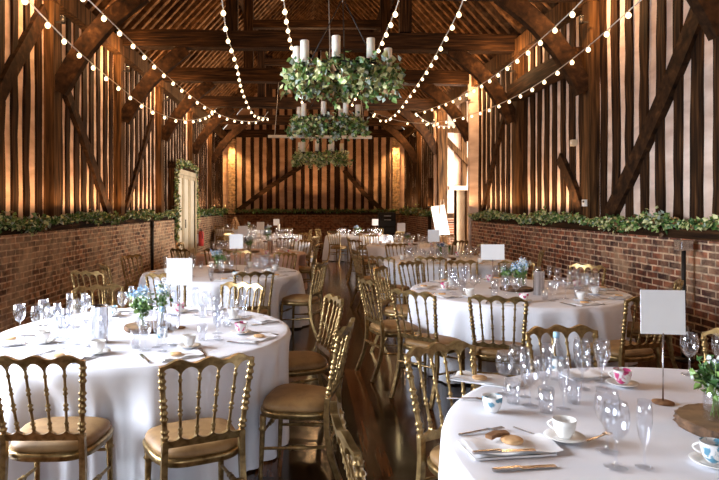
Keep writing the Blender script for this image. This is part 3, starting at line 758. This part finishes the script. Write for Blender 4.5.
def mk_jar(kind):
    def f():
        r = empty('flower_jar', cat='vase'); rr = .038
        m = MB(); m.lathe([(0,.002),(rr-.003,.001),(rr,.006),(rr,.085),(rr-.004,.098),(rr-.006,.103),(rr-.004,.115),(rr-.006,.115),(rr-.009,.103),(rr-.006,.095),(rr-.003,.085),(rr-.003,.008),(0,.006)], 22); m.build('jar', GLASS, r)
        st = MB(); lf = MB(); fl = MB(); nfl = 0
        tall = {'blue': .22, 'green': .17, 'white': .26, 'dark': .18}[kind]
        for k in range(9):
            a = 2*PI*k/9 + rnd.uniform(-.3,.3); q = rnd.uniform(.02,.085); h = .11 + tall*rnd.uniform(.45,1)*.62
            b0 = (.015*math.cos(a+2), .015*math.sin(a+2), .012); mid = (.012*math.cos(a), .012*math.sin(a), .1); tp = (q*math.cos(a), q*math.sin(a), h)
            st.tube([b0, mid, tp], .0018, 5)
            for _ in range(16 if kind == 'green' else 9):
                t = rnd.uniform(.1, 1); p = Vector(mid).lerp(Vector(tp), t) + Vector((rnd.gauss(0,.014), rnd.gauss(0,.014), rnd.gauss(0,.012)))
                leaf(lf, p, rnd.uniform(.022,.04), rnd.choices((0,1,2),(5,4,1))[0])
            if kind != 'green' or k < 2:
                pm = {'blue': 0, 'green': 1, 'white': 1, 'dark': 2}[kind]
                c = Vector(tp) + Vector((0,0,.01))
                for _ in range(26):
                    leaf(fl, c + Vector((rnd.gauss(0,.012), rnd.gauss(0,.012), rnd.gauss(0,.014))), .02, pm if rnd.random() < .75 else (1 if pm != 1 else 0))
        st.build('stems', LEAF2, r); lf.build('foliage', [LEAF1, LEAF2, LEAF4], r); fl.build('flowers', [PET_B, PET_W, PET_D], r)
        return r
    return proto(f)
jar = {k: mk_jar(k) for k in ('blue','green','white','dark')}
Z0 = TH + .001

def setting(key, th, full=True, cups=True):
    cx, cy, r, who, _ = T[key]
    def P(rad, off=0., z=0.):
        u = (math.cos(th), math.sin(th)); return (cx + rad*u[0] - off*u[1], cy + rad*u[1] + off*u[0], Z0+z)
    j = lambda a=.02: rnd.uniform(-a, a); face = th + PI/2
    on = 'on ' + who
    wine_glass(P(r-.36+j(), -.13+j()), j(3), 'stemmed wine glass '+on, 'wine glasses '+on)
    flute(P(r-.42+j(), -.04+j()), j(3), 'slim champagne glass '+on, 'champagne glasses '+on)
    if rnd.random() < .88: tumbler(P(r-.47+j(), -.15+j()), j(3), 'plain water glass '+on, 'water glasses '+on)
    if rnd.random() < .97: wine_glass(P(r-.46+j(), .07+j()), j(3), 'stemmed wine glass '+on, 'wine glasses '+on, 1.06)
    if rnd.random() < .6: flute(P(r-.30+j(), -.03+j()), j(3), 'slim champagne glass '+on, 'champagne glasses '+on)
    if cups:
        c = P(r-.33+j(), .13+j()); saucer(c, 0, 'white china saucer '+on, 'saucers '+on)
        k = rnd.random(); f_, l_ = (cup_plain, 'plain white') if k < .5 else ((cup_rose, 'rose-patterned') if k < .8 else (cup_blue, 'blue-patterned'))
        f_((c[0], c[1], c[2]+.0), j(3), '%s tea cup %s' % (l_, on), '%s tea cups %s' % (l_, on))
    if full:
        napkin(P(r-.13+j(.01), j(.02)), face + j(.25), 'folded white napkin '+on, 'napkins '+on)
        if rnd.random() < .8: biscuit(P(r-.13, .0, .018), 0, 'round tan biscuit on a napkin, '+who, 'tan biscuits '+on)
    if key in ('L1','L2','R2'):
        p = P(r-.22, .15); knife(P(r-.06, -.16), th+PI/2+j(.15), 'steel table knife '+on, 'table knives '+on)
        fork(P(r-.06, .16), th+PI/2+j(.15), 'steel table fork '+on, 'table forks '+on)

# ring settings for every table but the close-up one
for key, n, a0 in (('L1',8,-.35), ('L2',8,.15), ('L3',8,.3), ('L4',8,0), ('L5',7,.2), ('L6',6,0), ('R2',9,.1), ('R3',9,.2), ('R4',8,.4), ('R5',8,0)):
    for i in range(n):
        setting(key, a0 + 2*PI*i/n + rnd.uniform(-.06,.06), True)

def centre(key, kinds, sgn, sw=sign, coolers=((-.2,-.35),), sdx=.2, sdy=.02, rz=0):
    cx, cy, r, who, _ = T[key]; on = 'on ' + who
    slice_((cx, cy, Z0), rnd.uniform(0,6), 'rough bark-edged log slice '+on, 'log slices', .82)
    for i, k in enumerate(kinds):
        a = 2.4 + i*2.2; word = {'blue':'blue flowers','green':'green foliage','white':'white flowers','dark':'dark blue flowers'}[k]
        jar[k]((cx+.1*math.cos(a), cy+.1*math.sin(a), Z0+.036), rnd.uniform(0,6), 'jar of %s, %s' % (word, who), 'flower jars')
    d_ = max(1, .22/math.hypot(sdx, sdy))
    if sgn: sw((cx+sdx*d_, cy+sdy*d_, Z0), rz, 'blank white card sign on a slim stand, '+who, 'table signs')
    for i, (dx, dy) in enumerate(coolers): cooler((cx+dx, cy+dy, Z0), 0, 'brushed steel wine cooler '+on + (', behind the front one' if i else ''), 'wine coolers')
centre('L1', ('blue','green','white'), True, sign, ((-.2,-.4),), .2, .06)
centre('L2', ('blue','green'), True, sign, (), .12, .1)
centre('L3', ('dark','white'), True, sign, ((.38,-.3),), -.15, .1)
centre('L4', ('dark','blue'), True, sign, (), -.2, 0)
centre('L5', ('dark','white'), True, sign, (), .2, 0)
jar['white']((-2.35, 23.0, Z0), 0, 'jar of white flowers, '+T['L6'][3], 'flower jars')
centre('R2', ('green','blue','white'), True, sign_w, ((.12,-.3),), -.2, .15)
centre('R3', ('dark','green'), True, sign, ((-.1,-.35),), -.25, -.2)
centre('R4', ('dark',), True, sign, (), -.2, .1)
centre('R5', ('blue','green'), True, sign, (), .5, 0)

for x, y in ((-1.97,4.07), (-1.9,4.28), (-1.68,3.97), (-1.58,3.83), (-1.82,4.0)):
    wine_glass((x, y, Z0), rnd.uniform(0,6), 'stemmed wine glass on '+T['L1'][3], 'wine glasses on '+T['L1'][3], 1.1)
# the close-up table, laid piece by piece
w = T['R1'][3]; on = 'on ' + w
slice_((1.64, 2.33, Z0), 1.2, 'bark-edged log slice in the close-up, under a foliage jar', 'log slices', 1.0)
jar['green']((1.575, 2.33, Z0+.043), .5, 'glass jar of green sprigs on the close-up log slice', 'flower jars', 1.12)
jar['blue']((1.73, 2.35, Z0+.043), 2.5, 'glass jar of blue flowers at the frame edge, close-up table', 'flower jars')
sign((1.565, 2.66, Z0), R(-8), 'large blank white card sign on a steel stand, nearest of all signs', 'table signs')
bottle((1.24, 3.02, Z0), 0, 'clear water bottle with pale blue cap on the close-up table', 'water bottles')
bottle((-.93, 3.78, Z0), 1, 'clear water bottle with patterned band on the near garlanded-door-side table', 'water bottles')
gl = 'wine glasses '+on
for x, y, sc in ((1.02,2.0,1.15), (1.055,2.13,1.15), (1.96,3.1,1.15), (2.09,3.05,1.15), (1.36,3.0,1.1), (1.45,2.98,1.1), (.96,2.62,1.05), (1.05,2.7,1.05), (.9,2.78,1.05), (1.3,2.86,1), (1.0,2.9,1.05)):
    wine_glass((x, y, Z0), rnd.uniform(0,6), 'stemmed wine glass '+on, gl, sc)
for x, y in ((1.115,2.0), (1.40,2.88), (1.09,2.58), (.98,2.74), (1.12,2.84)):
    flute((x, y, Z0), 0, 'slim champagne glass '+on, 'champagne glasses '+on)
for x, y in ((1.0,2.54), (1.17,2.66), (.9,2.66)): tumbler((x, y, Z0), 0, 'plain water glass '+on, 'water glasses '+on)
for x, y, f_, l_ in ((.95,2.24,cup_plain,'plain white tea cup on a saucer in the middle of the close-up table'), (1.52,2.92,cup_rose,'rose-patterned tea cup beside the tall glasses, close-up table'),
                     (1.36,2.02,cup_blue,'blue-patterned tea cup cropped at the frame corner, close-up table')):
    saucer((x, y, Z0), 0, 'white china saucer under the '+l_.split(' tea')[0]+' cup, close-up table', 'saucers '+on); f_((x, y, Z0), 2.5, l_, 'tea cups '+on)
cup_blue((.775, 2.55, Z0-.011), 1, 'blue-patterned tea cup without saucer, aisle side of the close-up table', 'tea cups '+on)
napkin((.86,3.0,Z0), R(-30), 'folded white napkin at the back aisle edge of the close-up table', 'napkins '+on, 1.2)
biscuit((.84,2.97,Z0+.02), 0, 'tan biscuit on the far napkin of the close-up table', 'tan biscuits '+on)
napkin((.70,2.15,Z0), R(8), 'folded white napkin in front on the aisle edge of the close-up table', 'napkins '+on, 1.25)
biscuit((.73,2.17,Z0+.022), 0, 'tan biscuit on the front napkin of the close-up table', 'tan biscuits '+on, 1.1)
biscuit_d((.69,2.20,Z0+.024), R(25), 'dark brown biscuit propped on the front napkin, close-up table', 'brown biscuits')
napkin((1.42,3.08,Z0), R(10), 'folded white napkin behind the rose cup, close-up table', 'napkins '+on)
knife((.60,1.97,Z0), R(-80), 'steel knife lying in front of the front napkin, close-up table', 'table knives '+on)
knife((.56,2.06,Z0+.02), R(-82), 'steel knife across the front napkin, close-up table', 'table knives '+on)
fork((.565,2.28,Z0), R(-72), 'steel fork behind the biscuits, close-up table', 'table forks '+on)
fork((.62,2.72,Z0), R(-100), 'steel fork near the far napkin, close-up table', 'table forks '+on)
spoon((.80,2.36,Z0), R(-150), 'tea spoon between the plain cup and the biscuits, close-up table', 'tea spoons')
spoon((1.0,2.17,Z0+.018), R(-60), 'tea spoon on the saucer of the plain cup, close-up table', 'tea spoons')
# candle on far table, cone of choux
def f():
    m = MB(); m.lathe([(0,0),(.04,0),(.04,.2),(.037,.205),(.01,.2),(0,.2)], 24); o = m.build('pillar_candle', WAX); o['category'] = 'candle'; return o
candle = proto(f)
def f():
    m = MB(); m.lathe([(0,0),(.035,0),(.035,.01),(.008,.02),(.008,.16),(.02,.17),(.0,.17)], 16); o = m.build('candle_holder', IRON); o['category'] = 'candle holder'; return o
holder = proto(f)
holder((-.95, 18.2, Z0), 0, 'dark candle holder on the fifth table, garlanded-door side', 'candle holders')
candle((-.95, 18.2, Z0+.171), 0, 'tall white candle standing on the dark holder', 'pillar candles', .9)
m = MB()
for lv in range(7):
    n = max(1, 9-lv*1); rad = .19*(1-lv/7.2)
    for k in range(n):
        a = 2*PI*k/n + lv*.4; m.lathe([(.0,-.045),(.03,-.032),(.045,0),(.03,.032),(0,.045)], 8, (rad*math.cos(a), rad*math.sin(a), .045+lv*.066))
o = m.build('tan_cone_centrepiece', TAN); o.location = (-2.9, 23.2, Z0); tag(o, 'tan cone-shaped centrepiece standing on the far corner table', 'centrepiece')

# ---------------------------------------------------------------- chandeliers
def chandelier(X, Y, Zc, rad, label, wts, nleaf, ncand=6, a0=.0, angs=(-147,-101,-58,2,62,178)):
    a0 = 0
    r = empty('chandelier', (X, Y, Zc), a0, label, 'chandelier', 'ivy ring chandeliers')
    m = MB()
    for dz_ in (-.04, .05): m.tube([(rad*math.cos(t), rad*math.sin(t), dz_) for t in [2*PI*k/32 for k in range(33)]], .011, 6, cap=False)
    for k in range(8):
        t = 2*PI*k/8; m.box(rad*math.cos(t)-.008, rad*math.cos(t)+.008, rad*math.sin(t)-.008, rad*math.sin(t)+.008, -.04, .05)
    m.build('ring', IRON, r)
    top = EAVE - Zc
    for k in range(3):
        t = 2*PI*k/3+.5; m = MB(); m.tube([(rad*math.cos(t), rad*math.sin(t), .05), (.02*math.cos(t), .02*math.sin(t), .75)], .006, 5); m.build('chain', IRON, r)
    m = MB(); m.tube([(0,0,.74), (.02,0,top*.6), (0,0,top)], .008, 6); m.build('hanging_rope', CABLE, r)
    lf = MB()
    for _ in range(nleaf):
        t = rnd.random()*2*PI; q = rad + rnd.gauss(0,.06); z = rnd.gauss(.0,.05) - .05*max(0, math.sin(3*t+1))*rnd.random()
        p = Vector((q*math.cos(t), q*math.sin(t), z)); leaf(lf, p, rnd.uniform(.035,.08), rnd.choices(range(5), wts)[0])
    for k in range(26):
        t = rnd.random()*2*PI; q = rad+rnd.uniform(-.02,.09); pts = [(q*math.cos(t), q*math.sin(t), -.03), ((q+.04)*math.cos(t+.12), (q+.04)*math.sin(t+.12), -.08), ((q+.05)*math.cos(t+.2), (q+.05)*math.sin(t+.2), -.10-rnd.uniform(.0,.06))]
        lf.tube(pts, .003, 4, 4)
        for p in pts[1:]:
            for _ in range(5): leaf(lf, Vector(p)+Vector((rnd.gauss(0,.02), rnd.gauss(0,.02), rnd.gauss(0,.02))), rnd.uniform(.045,.08), rnd.choices(range(5), wts)[0])
    lf.build('ivy', GARMATS, r)
    for k in range(ncand):
        t = R(angs[k])
        cx_, cy_ = X+rad*.94*math.cos(t+a0), Y+rad*.94*math.sin(t+a0)
        m = MB(); m.lathe([(0,.05),(.012,.05),(.012,.07),(.05,.075),(.055,.087),(.05,.083),(0,.083)], 16, (rad*.94*math.cos(t), rad*.94*math.sin(t), 0)); m.build('candle_cup', IRON, r)
        candle((cx_, cy_, Zc+.084), 0, 'cream pillar candle standing on the %s' % label.split(' hanging')[0].replace('ivy-wrapped ', ''), 'candles on the %s' % label.split(' hanging')[0], rnd.uniform(.9,1.08)*1.0)
chandelier(.32, 5.85, 2.88, .47, 'largest ivy-wrapped ring chandelier hanging nearest the viewer', (4,6,6,3,1), 1600, 6, .55)
chandelier(.28, 9.0, 2.85, .47, 'middle ivy-wrapped ring chandelier hanging between the other two', (5,5,3,3,1), 1200, 6, .3)
chandelier(.22, 12.2, 2.63, .45, 'smallest-looking ivy-wrapped ring chandelier hanging farthest away', (3,5,6,1,1), 1200, 6, .8)

# batten pole hung across the barn
m = MB(); m.tube([(-.95, 13.6, 3.22), (1.4, 13.6, 3.2)], .035, 10); o = m.build('hanging_pole', WHITEP); tag(o, 'pale horizontal pole hung across the roof space behind the farthest chandelier', 'pole')
for x in (-.8, 1.25):
    m = MB(); m.tube([(x, 13.6, 3.25), (x, 15.3, EAVE)], .006, 5); m.build('hanging_cord', CABLE, o)

# ---------------------------------------------------------------- string lights
def W3(x, y, Z):
    """a point of the barn at depth Z seen along one direction from the doorway where the photograph was taken"""
    return Vector(((x-310)/600*Z, Z, 1.62 + (207-y)/600*Z))
def strand(pts, label, gap=.56):
    P = [W3(*p) for p in pts]; path = []
    for i in range(len(P)-1):                       # Catmull-Rom
        a, b_, c, d = P[max(i-1,0)], P[i], P[i+1], P[min(i+2, len(P)-1)]
        for k in range(12):
            t = k/12; path.append(.5*((2*b_) + (c-a)*t + (2*a-5*b_+4*c-d)*t*t + (3*b_-a-3*c+d)*t**3))
    path.append(P[-1])
    r = empty('string_lights', path[0], 0, label, 'string lights', 'festoon light strings')
    o0 = path[0]; m = MB(); m.tube([p-o0 for p in path], .006, 5); m.build('cable', CABLE, r)
    acc = 0; nxt = .12
    global bulb_me
    for i in range(len(path)-1):
        d = (path[i+1]-path[i]).length
        while acc + d > nxt:
            p = path[i].lerp(path[i+1], (nxt-acc)/d) - o0
            if bulb_me is None:
                m = MB(); m.lathe([(0,-.082),(.014,-.080),(.026,-.068),(.031,-.052),(.028,-.036),(.015,-.020),(.012,-.012)], 10, mi=0); m.lathe([(.013,-.016),(.013,.004),(0,.006)], 8, mi=1)
                o = m.build('bulb', [BULB, IRON], r); bulb_me = o.data
            else:
                o = bpy.data.objects.new('bulb', bulb_me); C.objects.link(o); o.parent = r
            o.location = p; o.scale = (.78,)*3; nxt += gap
        acc += d
bulb_me = None
strand([(18,-12,4.6),(38,11,5),(77,50,6.3),(115,83,7.9),(150,109,9.6),(182,120,11.2),(205,117,13),(217,108,15.2)], 'festoon bulbs sagging low along the garlanded-door wall to the fourth frame')
strand([(75,-14,4.9),(91,2,5.2),(131,41,6.6),(166,75,8.5),(205,106,11.2),(232,119,13.2),(258,121,15.2),(268,112,15.9)], 'festoon bulbs slanting down from the roof, above the low wall string')
strand([(217,-14,5.0),(222,0,5.4),(227,34,6.6),(236,62,8.3),(243,92,11),(254,114,13.4),(268,118,15.2)], 'steep festoon string left of the largest chandelier')
strand([(282,-12,5.2),(284,2,5.6),(288,28,7),(294,58,9),(299,88,11.3),(305,112,14)], 'steep festoon string passing behind the candles of the largest chandelier')
strand([(402,-14,5.0),(397,6,5.5),(387,30,6.7),(372,62,9),(358,92,11.8),(352,104,13)], 'festoon string passing behind the porch side of the largest chandelier')
strand([(466,-12,5.0),(461,6,5.5),(447,34,6.7),(430,65,8.6),(412,92,11),(395,114,13.5),(382,120,15),(370,112,15.9)], 'festoon string falling from the roof centre toward the far tie beam')
strand([(668,-22,4.6),(632,8,5.2),(591,44,6.3),(555,72,7.6),(524,92,9),(490,108,10.8),(462,117,12.6),(430,123,14.6),(400,121,15.2),(372,112,15.9)], 'lower festoon string along the pale striped wall')
strand([(598,-18,4.8),(575,8,5.4),(540,40,6.6),(510,64,8.1),(482,84,9.9),(455,99,12),(430,109,14),(415,113,15)], 'upper festoon string on the pale striped wall side')
strand([(415,112,15.2),(424,120,15.6),(440,126,16.4),(458,125,17.4),(470,122,18.5)], 'short festoon swag in front of the porch', .33)

# ---------------------------------------------------------------- small things on the walls
def at_wall(name, x0, x1, y0, y1, z0, z1, m_, label, cat):
    m = MB(); m.box(x0, x1, y0, y1, z0, z1); return tag(m.build(name, m_), label, cat)
r = empty('thermostat', (XR-.03, 8.93, 1.68), 0, 'white thermostat box on the oak post above the garland', 'thermostat')
m = MB(); m.box(0,.03,-.055,.055,-.05,.05); m.build('case', WHITEP, r); m = MB(); m.box(-.003,0,-.03,.03,.005,.035); m.build('display', IRON, r)
r = empty('switch_box', (XR+.10, 9.65, 2.65), 0, 'small beige box high on the wall near the thermostat post', 'box')
m = MB(); m.box(0,.08,-.05,.05,-.05,.05); m.build('case', CREAM, r); m = MB(); m.box(-.004,0,-.02,.02,-.02,.02); m.build('switch', WHITEP, r)
r = empty('heater_stand', (XR-.14, 6.36, 0), 0, 'black upright pole with a silver box on top against the brick', 'pole')
m = MB(); m.lathe([(0,0),(.1,0),(.1,.015),(.02,.03),(0,.03)], 20); m.build('base', IRON, r)
m = MB(); m.tube([(0,0,.02),(0,0,1.18)], .022, 12); m.build('pole', IRON, r)
m = MB(); m.box(-.07,.07,-.05,.05,1.16,1.27); m.box(-.05,.05,-.06,-.05,1.18,1.25); m.build('head', STEEL, r)
m = MB(); m.tube([(.03,0,.2),(.03,0,.36)], .05, 12); m.build('clamp', STEEL, r)
r = empty('downpipe', (XL+.045, 14.1, 0), 0, 'slim black pipe running down the brick of the garlanded-door wall', 'pipe')
m = MB(); m.tube([(0,0,.0),(0,0,LEDGE+.02)], .035, 12); m.build('pipe', IRON, r)
m = MB(); m.tube([(0,0,1.14),(0,0,LEDGE+.02)], .045, 12); m.build('collar', IRON, r)
r = empty('fire_extinguisher', (XL+.12, 20.0, .32), 0, 'red fire extinguisher on the brick just past the bright doors', 'fire extinguisher')
m = MB(); m.lathe([(0,0),(.085,0),(.09,.01),(.09,.42),(.07,.48),(.03,.51),(0,.51)], 20); m.build('cylinder', RED, r)
m = MB(); m.tube([(0,0,.5),(0,0,.56)], .02, 10); m.beam([(0,.0,.56),(0,-.12,.58)], .02, .012); m.build('valve', IRON, r)
m = MB(); m.tube([(0,-.03,.54),(.05,-.1,.46),(.07,-.1,.25)], .012, 8); m.build('hose', IRON, r)
m = MB(); m.box(-.13,-.08,-.1,.1,.1,.4); m.build('bracket', WHITEP, r)
# black equipment cabinet by the far wall
r = empty('equipment_rack', (3.35, 26.2, 0), 0, 'black equipment cabinet with two pale strips against the far wall', 'equipment rack')
m = MB(); m.box(-.36,.36,-.25,.25,0,1.38); m.build('case', IRON, r)
for z in (1.05, 1.22):
    m = MB(); m.box(-.15,.15,-.262,-.25,z,z+.03); m.build('control_strip', WHITEP, r)
for z in (.2,.5,.8):
    m = MB(); m.box(-.33,.33,-.258,-.25,z,z+.22); m.build('drawer', mat('dark_panel', (.02,.02,.022), .4), r)
# easel and seating plan
r = empty('easel', (4.05, 18.35, 0), R(12), 'pale wooden easel standing beside the porch doorway', 'easel')
for nm, a, c in (('leg',(-.3,-.1,0),(-.04,.03,1.85)), ('leg',(.3,-.1,0),(.04,.03,1.85)), ('leg',(0,.55,0),(0,.04,1.8))):
    m = MB(); m.beam([a, c], .035, .022, up=(0,1,0)); m.build(nm, RINGS, r)
m = MB(); m.box(-.27,.27,-.12,-.05,.72,.75); m.build('shelf', RINGS, r)
def plan_mat():
    m = mat('printed_plan', (.85,.85,.86), .6); N, L, b_ = nodes(m)
    tc = N.new('ShaderNodeTexCoord'); sp = N.new('ShaderNodeSeparateXYZ'); L.new(tc.outputs['Object'], sp.inputs[0])
    wv = N.new('ShaderNodeTexWave'); wv.bands_direction = 'Z'; wv.inputs['Scale'].default_value = 7; wv.inputs['Distortion'].default_value = 0
    nz = N.new('ShaderNodeTexNoise'); nz.inputs['Scale'].default_value = 40
    L.new(tc.outputs['Object'], wv.inputs['Vector']); L.new(tc.outputs['Object'], nz.inputs['Vector'])
    mm = N.new('ShaderNodeMath'); mm.operation = 'MULTIPLY'; L.new(wv.outputs['Fac'], mm.inputs[0]); L.new(nz.outputs['Fac'], mm.inputs[1])
    cr = N.new('ShaderNodeValToRGB'); cr.color_ramp.elements[0].position = .42; cr.color_ramp.elements[0].color = (.86,.86,.87,1)
    cr.color_ramp.elements[1].position = .5; cr.color_ramp.elements[1].color = (.42,.43,.46,1)
    L.new(mm.outputs[0], cr.inputs[0]); L.new(cr.outputs[0], b_.inputs['Base Color']); return m
r = empty('seating_plan', (4.05, 18.26, .755), R(12), 'white seating plan board tilted on the wooden easel', 'sign')
r.rotation_euler = (R(-7), R(-9), R(6))
m = MB(); m.box(-.21,.21,-.01,.01,0,.92); m.build('board', CARD, r); m = MB(); m.box(-.17,.17,-.0125,-.01,.08,.84); m.build('printed_sheet', plan_mat(), r)
# little spotlights fixed to posts
def spot_fix(x, y, z, s, en, lab):
    r = empty('spotlight', (x, y, z), 0, lab, 'spotlight', 'small post spotlights')
    m = MB(); m.tube([(0,0,-.05),(0,0,.05)], .035, 12); m.build('housing', IRON, r)
    m = MB(); m.lathe([(0,.052),(.03,.052)], 12); m.build('lens', LAMP, r)
    m = MB(); m.box(min(0,s*.1), max(0,s*.1), -.01, .01, -.04, -.02); m.build('bracket', IRON, r)

def lamp(kind, loc, en, col, rot=(0,0,0), **kw):
    d = bpy.data.lights.new('lamp', kind); d.energy = en; d.color = col
    for k, v in kw.items(): setattr(d, k, v)
    o = bpy.data.objects.new('light', d); C.objects.link(o); o.location = loc; o.rotation_euler = rot; return o
WARM = (1, .56, .25)
for i, Y in enumerate(FR):
    if Y < 2: continue
    for s, X in ((-1, XL), (1, XR)):
        spot_fix(X - s*.14, Y-.24, 4.35, s, 0, 'small black spotlight on oak post, frame %s, %s' % (fn[i], 'garlanded-door side' if s < 0 else 'porch side'))
        lamp('POINT', (X - s*.32, Y-.55, 4.45), 40 if Y > 7 else 40, WARM, shadow_soft_size=.05)
        # batten uplighter lying on the ledge behind the garland
        if 5 < Y < 15 and not (s > 0 and Y < 8) or Y > 19:
            r_ = lamp('AREA', (X - s*.10, Y+1.65, 1.66), 17 if Y > 8 else 11, WARM, (PI, R(s*22), 0), shape='RECTANGLE', size=.06, size_y=2.8)
# wash of the far gable
for x in (-3.5, 3.85):
    lamp('SPOT', (x, YE-.5, 4.6), 220, (1,.62,.27), (R(22), 0, 0), spot_size=R(80), spot_blend=.8, shadow_soft_size=.04)
for x in (-2, .2, 2.4): lamp('SPOT', (x, YE-.6, 1.6), 110, WARM, (PI, 0, 0), spot_size=R(120), spot_blend=1., shadow_soft_size=.04)
for Y in (10.5, 13.8, 17.5, 21.5): lamp('POINT', (XM, Y, 5.6), 48, WARM, shadow_soft_size=.12)
# daylight through the glazed openings
DAY = (.86, .92, 1)
lamp('AREA', (XL-.8, 3.6, 2.3), 1500, DAY, (0, R(-90+22), 0), shape='RECTANGLE', size=3., size_y=4.0)
lamp('AREA', (.2, YB-.7, 1.9), 120, DAY, (R(90-8), 0, 0), shape='RECTANGLE', size=3.4, size_y=3.)
lamp('AREA', (PX+.4, 17.3, 2.0), 750, (1,.93,.84), (0, R(90), 0), shape='RECTANGLE', size=3., size_y=3.)

# world: plain bright overcast sky
w_ = bpy.data.worlds.new('sky'); bpy.context.scene.world = w_; w_.use_nodes = True
bg = w_.node_tree.nodes['Background']; bg.inputs[0].default_value = (1, .95, .84, 1); bg.inputs[1].default_value = 1.2

# ---------------------------------------------------------------- camera
cd = bpy.data.cameras.new('camera'); cam = bpy.data.objects.new('camera', cd); C.objects.link(cam)
cam.location = (0, 0, 1.62); cam.rotation_euler = (R(90), 0, 0); cd.shift_x = 49.5/719; cd.shift_y = -33/719; cd.sensor_width = 36; cd.lens = 600/719*36
cd.clip_end = 200; cd.dof.use_dof = True; cd.dof.focus_distance = 4.5; cd.dof.aperture_fstop = 9
sc = bpy.context.scene; sc.camera = cam
sc.view_settings.view_transform = 'Standard'; sc.view_settings.look = 'None'; sc.view_settings.gamma = 1
sc.view_settings.use_curve_mapping = False; sc.view_settings.exposure = 0.66
cy = sc.cycles; cy.use_denoising = True; cy.max_bounces = 7; cy.transparent_max_bounces = 24; cy.diffuse_bounces = 4; cy.glossy_bounces = 3
cy.sample_clamp_indirect = 6; cy.caustics_reflective = False; cy.caustics_refractive = False
